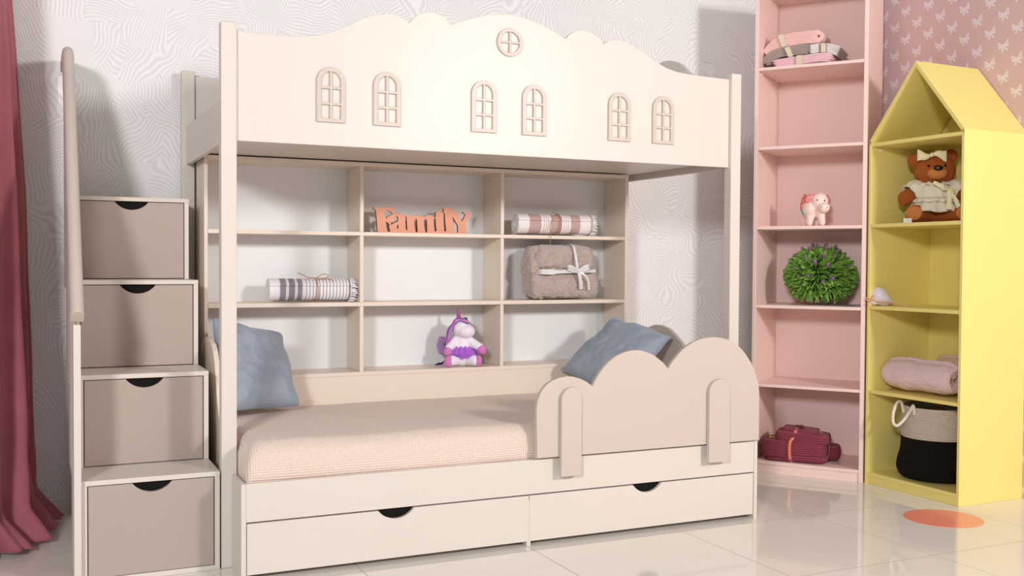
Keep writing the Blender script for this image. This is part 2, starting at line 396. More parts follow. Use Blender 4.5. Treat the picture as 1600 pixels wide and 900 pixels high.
# ------------------------------------------------------------------ bookcase behind the bed
bc = empty('bookcase', (0, 0, 0), 0, 'cream nine-compartment bookcase with white back behind the lower bunk', 'bookcase')
YF, YK = .9035, 1.107
box('side_panel', .0195, .034, YF, YK+.006, 0, 1.457, PEACH, bc); box('side_panel', 1.9765, 1.995, YF, YK+.006, 0, 1.457, PEACH, bc)
box('top_panel', .0345, 1.976, YF, YK+.006, 1.4405, 1.457, PEACH, bc)
box('back_panel', .0345, 1.976, YK, YK+.006, .02, 1.442, WHITEP, bc, bevel=0)
for z0, z1 in ((1.1445, 1.1606), (.8435, .861), (.546, .5629)):
    box('shelf', .0345, 1.976, YF, YK, z0, z1, PEACH, bc)
for z0, z1 in ((1.1608, 1.4418), (.8612, 1.1443), (.5631, .8433)):
    box('divider', .6627, .679, YF+.0008, YK, z0, z1, PEACH, bc); box('divider', 1.3213, 1.3375, YF+.0008, YK, z0, z1, PEACH, bc)
box('base_panel', .0345, 1.976, YF, YF+.016, 0, .5458, PEACH, bc)

# ------------------------------------------------------------------ storage staircase
SX0, SX1 = -.4654, -.0387
st = empty('storage_staircase', ((SX0+SX1)/2, .6, 0), 0, 'cream storage staircase with four taupe drawers left of the bunk bed', 'staircase')
ox = (SX0+SX1)/2
levels = [(0, .3305, .1724), (.3305, .6431, .4108), (.6431, .961, .6575), (.961, 1.2789, .910)]
for z0, z1, y in levels:
    Y = y-.6; YE = 1.195-.6; a, b = SX0-ox, SX1-ox; t = .0165
    bm = nb(); bx(bm, a, a+t, Y+.0008, YE, z0+.0003, z1-.016); bx(bm, b-t, b, Y+.0008, YE, z0+.0003, z1-.016); bx(bm, a+t, b-t, YE-.01, YE, z0+.0003, z1-.016)
    if z0 == 0: bx(bm, a+t, b-t, Y+.0008, YE-.01, .0003, .0165)
    k = obj('step_box', bm, CREAM, st, bevel=.001)
    obj('tread', bx(nb(), a-.0005, b+.0005, Y, YE, z1-.016, z1), CREAM, k, bevel=.0012)
    zb_ = z0+(.0185 if z0 == 0 else .003)
    d = plate('drawer', [notch_front(a+t+.003, b-t-.003, zb_, z1-.0185, .124, .031)], .016, STAIRT, st, pos=Y+.001)
    bm = nb(); bx(bm, a+t+.012, b-t-.012, Y+.018, Y+.24, zb_+.006, zb_+.014); bx(bm, a+t+.012, a+t+.02, Y+.018, Y+.24, zb_+.014, z1-.06); bx(bm, b-t-.02, b-t-.012, Y+.018, Y+.24, zb_+.014, z1-.06); bx(bm, a+t+.02, b-t-.02, Y+.232, Y+.24, zb_+.014, z1-.06)
    obj('drawer_tray', bm, CREAM, d)
    o = box('finger_hole_shade', -.075, .075, Y+.0175, Y+.021, z1-.06, z1-.0195, BLACK, d, bevel=0); o['label'] = 'black plate painting the shade inside the finger hole'  # shade inside the stair drawer, painted as a black plate
# handrail, newel post, slats  (x about -.475)
box('newel_post', -.4885-ox, -.4665-ox, .145-.6, .182-.6, 0, .83, CREAM, st, bevel=.002)
def rail_z(y): return .86+(min(y, .9)-.16)*(1.80-.86)/.74
prof = []
bm = nb(); hw, hh = .0205, .03
sec = [(-hw, -hh), (hw, -hh)]+[(hw*math.cos(a), hh*.25+hh*.75*math.sin(a)) for a in [PI*i/10 for i in range(11)]]
path = [(.155, .855), (.3, rail_z(.3)), (.5, rail_z(.5)), (.7, rail_z(.7)), (.84, rail_z(.84)), (.885, 1.795), (.93, 1.812), (1.0, 1.814), (1.17, 1.814)]
rings = []
for i, (y, z) in enumerate(path):
    p = Vector((y, z)); d = (Vector(path[min(i+1, len(path)-1)])-Vector(path[max(i-1, 0)])).normalized(); n = Vector((-d.y, d.x))
    rings.append([bm.verts.new((-.4765-ox+a, y-.6+n.x*b, z+n.y*b)) for a, b in sec])
for i in range(len(path)-1):
    for k in range(len(sec)): bm.faces.new((rings[i][k], rings[i][(k+1) % len(sec)], rings[i+1][(k+1) % len(sec)], rings[i+1][k]))
bm.faces.new(rings[0]); bm.faces.new(rings[-1][::-1])
obj('handrail', bm, TAUPE, st, bevel=.003, smooth=False)
for ya, yb_, zb_ in ((.205, .3, .012), (.32, .4, .012), (.43, .53, .31), (.55, .65, .31), (.675, .775, .6), (.795, .9, .6), (.925, 1.035, .925), (1.06, 1.165, .925)):
    z1, z2 = rail_z(ya)-.022, rail_z(yb_)-.022
    plate('slat', [[(ya-.6, zb_), (yb_-.6, zb_), (yb_-.6, z2), (ya-.6, z1)]], .016, CREAM, st, axis='X', pos=-.4865-ox)

# ------------------------------------------------------------------ pink open cabinet (diagonal in the corner)
TH = -.9419
pc = empty('pink_shelving_unit', (2.6311, .7678, 0), TH, 'tall pale pink open shelving unit standing across the corner', 'shelving unit')
PW, PD, pt = .537, .40, .0188
box('side_panel', 0, pt, 0, PD, 0, 2.405, PINK, pc); box('side_panel', PW-pt, PW, 0, PD, 0, 2.405, PINK, pc)
box('back_panel', pt, PW-pt, PD-.006, PD, .03, 2.395, PINK, pc, bevel=0)
box('top_panel', pt, PW-pt, 0, PD-.006, 2.385, 2.4045, PINK, pc)
for z0, z1 in ((1.9845,1.9993),(1.5955,1.611),(1.2045,1.2202),(.817,.8325),(.4275,.4415),(.0445,.0605)):
    box('shelf', pt, PW-pt, .001, PD-.006, z0, z1, PINK, pc)
box('plinth', pt, PW-pt, .006, .022, 0, .0443, PINK, pc)
PEGM = NT('white_peg_plastic', .4, (238, 232, 228)).m
for z in (1.9845, 1.5955, 1.2045):
    for v in (.06, .3):
        bm = nb(); bmesh.ops.create_cone(bm, cap_ends=True, segments=12, radius1=.005, radius2=.004, depth=.006, matrix=Matrix.Translation((pt+.003, v, z-.006)) @ Matrix.Rotation(PI/2, 4, 'Y'))
        obj('shelf_peg', bm, PEGM, pc)

# ------------------------------------------------------------------ yellow house cabinet
TY = -1.5452
yc = empty('house_shaped_cabinet', (2.9609, .3352, 0), TY, 'pale yellow house-shaped open cabinet against the bow wallpaper', 'cabinet')
YW, YD, yt, EV, AP = .5331, .403, .0145, 1.612, 1.943
box('side_panel', 0, yt, 0, YD, 0, EV, YEL, yc); box('side_panel', YW-yt, YW, 0, YD, 0, EV, YEL, yc)
hw_ = YW/2; L = math.hypot(hw_, AP-EV); nx_, nz_ = (AP-EV)/L, hw_/L
rt_ = .0165
# roof boards as prisms meeting at the ridge
def roof(s):
    dz = rt_/nz_  # vertical thickness
    a = [(0, EV), (hw_, AP), (hw_, AP-dz), (0+.0001, EV-dz+.0)]
    pts = a if s < 0 else [(YW-x, z) for x, z in a]
    return plate('roof_panel', [pts], YD, YEL, yc, pos=0, bev=.001)
roof(-1); roof(1)
plate('back_panel', [[(yt, .03), (yt, EV-.02), (hw_, AP-.03), (YW-yt, EV-.02), (YW-yt, .03)]], .006, YEL, yc, pos=YD-.0065, bev=.0005)
for z0, z1 in ((1.586,1.6025),(1.2075,1.2236),(.824,.8407),(.4285,.4444),(.039,.0545)):
    box('shelf', yt, YW-yt, .001, YD-.007, z0, z1, YEL, yc)
box('plinth', yt, YW-yt, .006, .022, 0, .0388, YEL, yc)
bm = nb(); bmesh.ops.create_cone(bm, cap_ends=True, segments=12, radius1=.006, radius2=.005, depth=.006, matrix=Matrix.Translation((yt+.003, .06, 1.572)) @ Matrix.Rotation(PI/2, 4, 'Y')); obj('shelf_peg', bm, PEGM, yc)

# floor sticker
bm = nb(); bmesh.ops.create_circle(bm, cap_ends=True, segments=72, radius=.1525); g = bmesh.ops.extrude_face_region(bm, geom=bm.faces[:]); bmesh.ops.translate(bm, verts=[v for v in g['geom'] if isinstance(v, bmesh.types.BMVert)], vec=(0, 0, .0012))
ds = obj('floor_sticker', bm, NT('coral_vinyl', .22, (250, 152, 128), .5).m); ds.location = (2.758, -.312, .0004)
tag(ds, 'round coral sticker on the floor in front of the yellow cabinet', 'sticker')

# ------------------------------------------------------------------ curtain
VEL = NT('rose_velvet', .75, (160, 78, 92), .2, .7)
VEL.b.inputs['Sheen Tint'].default_value = lin((240, 190, 190))
VEL.bump(VEL.noise(60, 3), .15, .002)
VEL.base(VEL.mix(VEL.noise(6, 3), (190, 112, 122), (162, 92, 102)))
bm = nb(); NZ, NS = 80, 260
base = smooth_path([(-.54, 1.17, 0), (-.548, 1.05, 0), (-.556, .92, 0), (-.575, .78, 0), (-.64, .66, 0), (-.8, .58, 0), (-1.2, .55, 0), (-1.6, .55, 0)], 40)
LEN = [0]
for a, b in zip(base, base[1:]): LEN.append(LEN[-1]+(b-a).length)
def at(s):
    d = s*LEN[-1]
    for i in range(1, len(LEN)):
        if LEN[i] >= d:
            t = (d-LEN[i-1])/(LEN[i]-LEN[i-1]+1e-9); p = base[i-1].lerp(base[i], t); T = (base[i]-base[i-1]).normalized(); return p, Vector((-T.y, T.x, 0)), d
    return base[-1], Vector((0, 1, 0)), d
V = []
for j in range(NZ+1):
    z = 2.75*(j/NZ)**1.15; row = []; k = max(0, 1-z/2.3); low = max(0, 1-z/.55)
    for i in range(NS+1):
        s = i/NS; p, n, d = at(s)
        amp = .008+.022*k+.012*low
        ph = d*2*PI/.16+1.2*noise.noise(Vector((d*3, z*.7, 0)))+.5*z
        off = amp*math.sin(ph)+.35*amp*math.sin(2.1*ph+1+z*2)+.02*k*noise.noise(Vector((d*4, z*2, 5)))
        # gather towards the wall end with height, spread at the bottom
        q = p+n*off
        if low > 0:
            q += n*(.02*low*noise.noise(Vector((d*7, z*5, 2))))+Vector((-.015, -.02, 0))*low*low
            q += Vector((.025, -.03, 0))*(low**3)*(.5+.5*math.sin(d*31))
        q += Vector((-.1*(z/2.3)-.085*min(1, z/.12)*(1-.35*min(1, z/1.3)), .0, 0)); q += n*(.012*k*k*math.sin(d*2*PI/.055+z*4))
        q.y = min(q.y, 1.19); zz = z if z > .01 else .004
        row.append(bm.verts.new((q.x, q.y, zz+.012*low*noise.noise(Vector((d*12, z*3, 4)))+(.012 if low > 0 else 0))))
    V.append(row)
for j in range(NZ):
    for i in range(NS): bm.faces.new((V[j][i], V[j][i+1], V[j+1][i+1], V[j+1][i]))
# puddled toe at the bottom
cu = obj('curtain', bm, VEL.m, smooth=True); sd = cu.modifiers.new('thick', 'SOLIDIFY'); sd.thickness = .004
tag(cu, 'rose velvet floor-length curtain hanging at the left of the staircase', 'curtain')

# ------------------------------------------------------------------ pillows
BLUE = NT('blue_velvet', .62, (140, 158, 180), .3, .6)
BLUE.b.inputs['Sheen Tint'].default_value = lin((205, 220, 235))
BLUE.bump(BLUE.noise(25, 4, dist=.5), .25, .004)
BLUE.base(BLUE.mix(BLUE.noise(9, 4, dist=.8), (166, 175, 189), (132, 145, 163)))
def pillow(c, thick, label, seed):
    TL, TR, BR, BL = [Vector(p) for p in c]; n = ((TR-TL).cross(TL-BL)).normalized(); cen = (TL+TR+BR+BL)/4
    N = 56; bm = nb(); grid = {}
    for side in (1, -1):
        for i in range(N+1):
            for j in range(N+1):
                u, v = i/N*2-1, j/N*2-1
                if side < 0 and (i in (0, N) or j in (0, N)): grid[side, i, j] = grid[1, i, j]; continue
                uu = u*(1-.02*(1-v*v)); vv = v*(1-.02*(1-u*u))
                a, b = (uu+1)/2, (vv+1)/2
                p = BL.lerp(BR, a).lerp(TL.lerp(TR, a), b)
                h = ((1-u**4)*(1-v**4))**.6
                # radiating wrinkles near corners and edges
                ang = math.atan2(v, u); rad = math.hypot(u, v)
                wr = .010*min(1, h*3)*max(0, rad-.35)*math.sin(ang*7+seed+3*noise.noise(Vector((u*1.5, v*1.5, seed))))+.007*noise.noise(Vector((u*2.2+seed, v*2.2, 1)))*min(1, h*2)+.004*noise.noise(Vector((u*6, v*6+seed, 1)))*min(1, h*3)
                grid[side, i, j] = bm.verts.new(p-cen+n*(side*h*thick+wr*1.0+.003*math.sin(u*5+v*4+seed)*(1-h)))
    for side in (1, -1):
        for i in range(N):
            for j in range(N):
                f = [grid[side, i, j], grid[side, i+1, j], grid[side, i+1, j+1], grid[side, i, j+1]]
                bm.faces.new(f if side > 0 else f[::-1])
    o = obj('pillow', bm, BLUE.m, smooth=True); o.location = cen; tag(o, label, 'pillow', 'blue velvet pillows on the lower bunk'); 
    return o
pillow([(.022,.72,.812), (.304,.845,.742), (.346,.665,.462), (.05,.535,.476)], .062, 'blue velvet pillow leaning on the headboard, beside the staircase', 1.3)
pillow([(1.911,.872,.775), (1.99,.515,.706), (1.692,.492,.468), (1.60,.85,.538)], .06, 'blue velvet pillow tilted behind the cloud-shaped guard rail', 4.1)

# ------------------------------------------------------------------ rolls
def stripes(name, bands, c_band, c_base):
    t = NT(name, .95, c_base, .15, .2); x, y, z = t.xyz(t.coord()); m = None
    for a, b in bands:
        k = t.math('MULTIPLY', t.math('GREATER_THAN', x, a), t.math('LESS_THAN', x, b)); m = k if m is None else t.math('MAXIMUM', m, k)
    t.bump(t.noise(500, 2), .3, .001)
    return t.base(t.mix(m, c_base, c_band))
def roll(name, L, Rad, turns, mat, parent, tie=None, rin=.012, gap=.0022, endr=0, squash=1.0, seed=0, nl=70, wob=.0015, per=26):
    """cloth wound in a spiral round local X, from x=0 to L, resting on z=0"""
    bm = nb(); n = int(turns*per); prs = []
    th = (Rad-rin)/turns
    for i in range(n+1):
        a = i/per*2*PI+PI*.5; r = rin+(Rad-th-rin)*i/n
        prs.append((a, r))
    loop = [(a, r+th-gap) for a, r in prs]+[(a, r) for a, r in prs[::-1]]
    rings = []
    for j in range(nl+1):
        x = L*j/nl; sc = 1.0
        e = min(x, L-x)
        if endr and e < endr: sc *= 1-.34*(1-math.sqrt(max(0, 1-(1-e/endr)**2)))
        if tie: sc *= 1-.10*math.exp(-((x-tie)/.012)**2)
        sc *= 1+wob/Rad*2*noise.noise(Vector((x*12, seed, 0)))
        ring = []
        for a, r in loop:
            rr = r*sc+wob*noise.noise(Vector((x*20, math.cos(a)*2+seed, math.sin(a)*2)))
            ring.append(bm.verts.new((x+.0015*noise.noise(Vector((a, r*90, seed)))*(1 if j in (0, nl) else 0), math.cos(a)*rr, Rad*squash+math.sin(a)*rr*squash)))
        rings.append(ring)
    m = len(loop)
    for j in range(nl):
        for k in range(m): bm.faces.new((rings[j][k], rings[j][(k+1) % m], rings[j+1][(k+1) % m], rings[j+1][k]))
    for ring, flip in ((rings[0], 1), (rings[-1], 0)):
        for k in range(n):
            f = (ring[k], ring[k+1], ring[2*n+1-k-1], ring[2*n+1-k]); bm.faces.new(f[::-1] if flip else f)
    o = obj(name, bm, mat, parent, smooth=True); o.data.shade_smooth() if False else None
    return o
def fringe(name, x, Rad, mat, parent, n=90, ln=.035, seed=1):
    random.seed(seed); bm = nb()
    for k in range(n):
        a = 2*PI*k/n+random.uniform(-.05, .05); r = Rad*random.uniform(.72, .99); l = ln*random.uniform(.6, 1.1)
        p0 = Vector((x-.006, math.cos(a)*r, Rad+math.sin(a)*r)); p1 = p0+Vector((l*.6, random.uniform(-.004, .004), random.uniform(-.003, .003))); p2 = p1+Vector((l*.5, random.uniform(-.006, .006), random.uniform(-.012, .002)))
        for p in (p1, p2): p.z = max(p.z, .002)
        tube(bm, [p0, p1, p2], [.0026, .0024, .0012], 5)
    return obj(name, bm, mat, parent, smooth=True)
TWINE = cloth('jute_twine', (190, 150, 105), .6, 900)
# grey striped towel
e = empty('rolled_towel', (.286, .972, .8613), R(-1), 'white towel roll with grey stripes tied with twine, on the middle-left shelf', 'towel', 'rolled striped towels')
bands = [(.043, .068), (.08, .105), (.117, .137), (.334, .343)]+[(.152+.0143*i, .1555+.0143*i) for i in range(13)]
GREYST = stripes('grey_striped_cotton', bands, (150, 146, 160), (238, 234, 238))
roll('towel_body', .348, .052, 3.2, GREYST, e, tie=.2, seed=3)
FR = cloth('white_fringe_cotton', (240, 236, 238), .3, 600)
fringe('fringe', .348, .05, FR, e, ln=.034)
bm = nb(); tube(bm, [(.2, .0485*math.cos(a), .052+.0485*math.sin(a)) for a in [2*PI*i/30 for i in range(31)]], .0022, 6)
tube(bm, smooth_path([(.2, -.01, .101), (.185, -.02, .104), (.165, -.026, .104), (.14, -.03, .116), (.118, -.032, .124)], 5), .0018, 6)
tube(bm, smooth_path([(.2, -.01, .101), (.215, -.02, .112), (.235, -.026, .119), (.25, -.03, .112), (.235, -.034, .103), (.205, -.02, .1)], 5), .0018, 6)
tube(bm, smooth_path([(.2, -.01, .101), (.22, -.026, .101), (.25, -.036, .1), (.27, -.044, .09)], 5), .0017, 6)
obj('twine', bm, TWINE, e, smooth=True)
# pink striped towel
e = empty('rolled_towel', (1.425, .972, 1.1608), R(-2), 'white towel roll with dusty pink stripes, on the upper-right shelf', 'towel', 'rolled striped towels')
bands = [(.055, .115), (.165, .222), (.268, .318), (.372, .382)]+[(.128+.011*i, .1305+.011*i) for i in range(3)]+[(.232+.011*i, .2345+.011*i) for i in range(3)]
PKST = stripes('pink_striped_cotton', bands, (196, 165, 162), (238, 232, 233))
roll('towel_body', .385, .0525, 4.2, PKST, e, tie=.21, seed=8, gap=.0032)
fringe('fringe', .385, .05, FR, e, ln=.03, seed=4)
bm = nb(); tube(bm, [(.21+.006*math.sin(a), .0495*math.cos(a), .0525+.0495*math.sin(a)) for a in [2*PI*i/30 for i in range(31)]], .0024, 6)
tube(bm, smooth_path([(.21, -.01, .101), (.19, -.022, .106), (.18, -.01, .112), (.205, -.0, .105)], 5), .002, 6)
tube(bm, smooth_path([(.205, -.02, .1), (.165, -.048, .07), (.15, -.058, .035), (.148, -.0715, .008), (.146, -.073, -.02), (.147, -.072, -.045)], 5), .0015, 6)
obj('twine', bm, TWINE, e, smooth=True)

# ------------------------------------------------------------------ word sign
FAM = [[[0.769,1.1644],[0.7678,1.1854],[0.7648,1.2239],[0.7614,1.2553],[0.7578,1.2639],[0.7487,1.2679],[0.7523,1.2725],[0.8035,1.2747],[0.8429,1.2744],[0.8441,1.2593],[0.8467,1.2477],[0.8589,1.2466],[0.8738,1.2477],[0.885,1.2437],[0.8932,1.239],[0.8969,1.2412],[0.9093,1.2429],[0.9224,1.2425],[0.9318,1.2385],[0.9412,1.2402],[0.9563,1.2441],[0.9696,1.243],[0.9791,1.239],[0.9867,1.237],[0.9981,1.243],[1.0171,1.2456],[1.0286,1.2409],[1.0344,1.2346],[1.0409,1.2376],[1.0393,1.2548],[1.0431,1.2628],[1.0554,1.2667],[1.0689,1.265],[1.0747,1.2572],[1.0793,1.2638],[1.0809,1.2703],[1.0727,1.2737],[1.0804,1.28],[1.0979,1.2795],[1.1193,1.2775],[1.1205,1.2631],[1.133,1.2616],[1.1572,1.2601],[1.1581,1.2543],[1.1526,1.2476],[1.1684,1.2196],[1.1833,1.2476],[1.184,1.2538],[1.1722,1.2568],[1.1753,1.2642],[1.1919,1.2632],[1.2148,1.2616],[1.2125,1.2542],[1.2058,1.2453],[1.1901,1.2103],[1.1875,1.1902],[1.1892,1.1635],[1.1479,1.1635],[1.0558,1.1635],[0.9039,1.1635],[0.8369,1.1635]],
 [[0.8035,1.2592],[0.8164,1.2596],[0.8311,1.2536],[0.8397,1.245],[0.8293,1.2395],[0.8175,1.2339],[0.8091,1.2256],[0.8043,1.2276]],
 [[0.8066,1.2108],[0.8154,1.2075],[0.8239,1.1999],[0.8214,1.1865],[0.8277,1.1682],[0.8155,1.1673],[0.8096,1.1897]],
 [[0.8497,1.2336],[0.8582,1.2374],[0.8642,1.228],[0.8613,1.2127],[0.8461,1.2064],[0.8313,1.1979],[0.8294,1.2085],[0.8442,1.2109],[0.8553,1.2207]],
 [[0.8584,1.1925],[0.8635,1.2007],[0.8654,1.1838],[0.8591,1.1794]],
 [[0.8962,1.2376],[0.903,1.2335],[0.9061,1.1775],[0.9009,1.1746],[0.8978,1.2022]],
 [[0.9398,1.2209],[0.9458,1.2267],[0.9515,1.2219],[0.9551,1.1695],[0.946,1.1658],[0.9414,1.1924]],
 [[0.9848,1.2212],[0.9924,1.2271],[0.9982,1.2215],[0.9999,1.1693],[0.9923,1.1663],[0.9869,1.1934]],
 [[1.0318,1.2309],[1.0394,1.2311],[1.0411,1.2053],[1.045,1.1744],[1.0366,1.1721],[1.0327,1.1979]],
 [[1.0778,1.2558],[1.084,1.256],[1.0865,1.2171],[1.0914,1.1746],[1.0829,1.1722],[1.0788,1.2061]],
 [[1.1222,1.2396],[1.1481,1.201],[1.1491,1.1691],[1.1319,1.1691],[1.127,1.2071]]]
COR = paint('coral_board', (232, 164, 136), .5); BURN = paint('dark_cut_edge', (84, 44, 30), .7)
fs = plate('word_sign', [[(x-.98, z-1.1606) for x, z in q] for q in FAM], .013, [COR, BURN], None, pos=-.005, bev=.0006, side=True)
fs.location = (.98, 1.0, 1.1608-.0025+.0015)
tag(fs, 'coral wooden word sign reading Family in the top middle compartment', 'sign')

# ------------------------------------------------------------------ fluffy blanket
t = NT('taupe_fleece', 1.0, (172, 155, 146), .05, .8)
n1 = t.noise(160, 4); t.bump(n1, 1.0, .006); FLE = t.base(t.mix(t.noise(35, 4), (212, 194, 186), (170, 152, 144)))
e = empty('folded_blanket', (1.672, .985, .8612), 0, 'fluffy taupe blanket folded and tied with a silver ribbon bow', 'blanket')
bm = nb()
sbox(bm, (0, 0, .068), (.192, .07, .064), e=.55, nu=120, nv=60, disp=.010, ds=24, seed=1)
sbox(bm, (-.012, 0, .192), (.172, .066, .064), e=.5, nu=120, nv=60, disp=.010, ds=24, seed=5)
sbox(bm, (-.15, -.03, .06), (.04, .045, .055), e=.7, nu=60, nv=40, disp=.008, ds=30, seed=7)
sbox(bm, (-.165, 0, .155), (.03, .06, .045), e=.6, nu=60, nv=40, disp=.008, ds=30, seed=9)
sbox(bm, (-.07, -.01, .198), (.10, .07, .055), e=.55, nu=100, nv=50, disp=.008, ds=26, seed=12)
sbox(bm, (-.05, -.01, .06), (.118, .076, .052), e=.55, nu=100, nv=50, disp=.008, ds=26, seed=15)
o = blob('blanket_body', bm, FLE, e, voxel=.0035, sm=2)
tx = bpy.data.textures.new('fleece_noise', 'CLOUDS'); tx.noise_scale = .012; tx.noise_depth = 3
dm = o.modifiers.new('fluff', 'DISPLACE'); dm.texture = tx; dm.strength = .009; dm.mid_level = .5
SAT = NT('silver_satin', .25, (226, 222, 224), .6, .3).m
bm = nb()
ribbon(bm, smooth_path([(-.15, -.04, .131), (-.135, -.077, .131), (-.08, -.087, .13), (-.01, -.088, .133), (.045, -.086, .134), (.1, -.079, .134), (.15, -.07, .136)], 6), [.024]*13+[.017]*12+[.014]*12, (0, 0, 1), .002)
ribbon(bm, smooth_path([(.028, -.04, .262), (.03, -.07, .25), (.034, -.083, .21), (.04, -.086, .17), (.045, -.088, .135)], 6), .013, (1, 0, 0), .002)
bmw = (0, -.2, 1)
ribbon(bm, smooth_path([(.045, -.09, .135), (.02, -.1, .147), (-.008, -.104, .156), (-.012, -.1, .147), (.015, -.096, .136), (.045, -.09, .133)], 5), .015, (.3, 0, 1), .0015)
ribbon(bm, smooth_path([(.045, -.09, .135), (.065, -.1, .15), (.09, -.103, .16), (.095, -.1, .15), (.07, -.096, .14), (.045, -.09, .133)], 5), .014, (-.3, 0, 1), .0015)
ribbon(bm, smooth_path([(.045, -.092, .133), (.052, -.095, .11), (.058, -.094, .08), (.062, -.09, .05)], 5), .017, (1, 0, .1), .0015)
ribbon(bm, smooth_path([(.045, -.092, .133), (.07, -.097, .12), (.092, -.095, .1), (.104, -.09, .07), (.106, -.086, .045)], 5), .011, (1, 0, .5), .0015)
ell(bm, (.045, -.094, .135), (.009, .006, .008), sub=2)
obj('ribbon', bm, SAT, e)

# ------------------------------------------------------------------ unicorn toy
def face(px_yaw): return -R(px_yaw)
UW = cloth('white_plush', (243, 236, 246), .5, 300, sheen=.5, var=4); UP_ = cloth('orchid_plush', (216, 128, 196), .5, 300, sheen=.5)
e = empty('plush_unicorn', (1.166, .972, .5632), face(18), 'white plush unicorn with purple mane and tutu in the bottom middle compartment', 'soft toy')
bm = nb()
ell(bm, (-.006, -.005, .172), (.046, .04, .042)); ell(bm, (.012, -.02, .159), (.042, .038, .032)); caps(bm, (-.006, .005, .15), (-.006, .005, .115), .03, .036)
ell(bm, (-.004, .005, .075), (.05, .042, .06)); caps(bm, (-.03, 0, .118), (-.064, -.03, .085), .024, .019); caps(bm, (.02, 0, .118), (.074, -.03, .088), .025, .019)
caps(bm, (-.02, -.01, .035), (-.056, -.042, .027), .03, .024); caps(bm, (.02, -.01, .035), (.052, -.042, .027), .03, .024); ell(bm, (0, 0, .03), (.045, .035, .03))
blob('body', bm, UW, e, .003, 3)
def part(name, mat, *es, sm=3, vox=.0025, par=None):
    bm = nb()
    for c, r, *ro in es: ell(bm, c, r, ro[0] if ro else (0, 0, 0))
    return blob(name, bm, mat, par or e, vox, sm)
for c, r, ro in (((-.07, -.036, .07), (.019, .019, .024), (0, .3, 0)), ((.083, -.036, .077), (.02, .019, .024), (0, -.7, 0)), ((-.068, -.05, .025), (.02, .019, .026), (0, .2, 0)), ((.067, -.05, .027), (.017, .018, .026), (0, 0, 0))):
    o = part('hoof', UP_, (c, r, ro)); o['label'] = 'orchid pink plush hoof'
bm = nb(); tube(bm, [(-.018, -.005, .208), (-.02, -.005, .225), (-.0225, -.004, .245), (-.026, -.003, .268)], [.013, .010, .006, .001], 10); obj('horn', bm, cloth('metallic_pink', (180, 90, 160), .2), e, smooth=True)
random.seed(7)
MC = [cloth('mane_pink', (224, 140, 196)), cloth('mane_navy', (62, 72, 130)), cloth('mane_teal', (62, 124, 152)), cloth('mane_purple', (178, 116, 196))]
for mi, cnt in ((0, 16), (1, 9), (2, 9), (3, 12)):
    bm = nb()
    for k in range(cnt):
        dy = random.uniform(-.03, .03); d = random.uniform(-.007, .007)
        tube(bm, smooth_path([(-.01+d, dy-.008, .211), (-.035, dy-.014, .205+d), (-.058+d, dy*.9-.01, .17), (-.068+d, dy-.005, .13+d), (-.074+d*2, dy*.6+.0, .108+random.uniform(-.012, .01))], 5), random.uniform(.0036, .0046), 6)
        if k % 2 == 0: tube(bm, smooth_path([(-.012+d, dy-.01, .211), (.015, dy-.014, .203+d), (.036+d, dy*.5+.01, .18), (.042+d, dy*.4+.014, .15), (.04+d, dy*.4+.02, .13+d)], 5), .003, 6)
    for k in range(2 if mi in (1, 2) else 1):
        a0 = mi*1.3+k; tube(bm, [(.004+.013*math.cos(a+a0), -.028+.01*math.sin(a), .212+.008*math.sin(a*2+a0)) for a in [2*PI*i/14 for i in range(14)]], .0026, 6)
    obj('mane', bm, MC[mi], e, smooth=True)
    bm = nb()
    for k in range(3): tube(bm, smooth_path([(-.05, .0, .03), (-.085, -.005+k*.005, .02), (-.108+k*.006, -.01, .01), (-.125+k*.007, -.015, .008+.004*k)], 4), .0035, 6)
    if mi < 2: obj('tail', bm, MC[mi], e, smooth=True)
    else: bm.free()
TUT = NT('purple_tulle', .8, (188, 112, 228), .2, .6); TUT.b.inputs['Alpha'].default_value = .8; TUT.bump(TUT.noise(60, 4), .8, .004)
bm = nb()
for lay in range(3):
    rows = []; n = 120
    for j in range(5):
        t = j/4; row = []
        for i in range(n):
            a = 2*PI*i/n; r = .046+.026*t*(1-.15*lay); w = .006*t*math.sin(a*17+lay*2)+.004*t*noise.noise(Vector((a*6, lay, t)))
            drop = .034+.012*noise.noise(Vector((math.cos(a)*3, math.sin(a)*3, lay)))
            row.append(bm.verts.new((-.002+(r+w)*math.cos(a)*.95, .0+(r+w)*.85*math.sin(a), .09-.008*lay-drop*t+.004*math.sin(a*13+lay))))
        rows.append(row)
    for j in range(4):
        for i in range(n): bm.faces.new((rows[j][i], rows[j][(i+1) % n], rows[j+1][(i+1) % n], rows[j+1][i]))
obj('tutu', bm, TUT.m, e, smooth=True)
WNG = NT('lavender_tulle', .7, (190, 150, 205), .2, .5); WNG.b.inputs['Alpha'].default_value = .75
bm = nb(); sbox(bm, (-.088, .03, .088), (.03, .006, .045), e=1, rot=(0, -.15, .3), disp=.006, ds=60); obj('wing', bm, WNG.m, e, smooth=True)

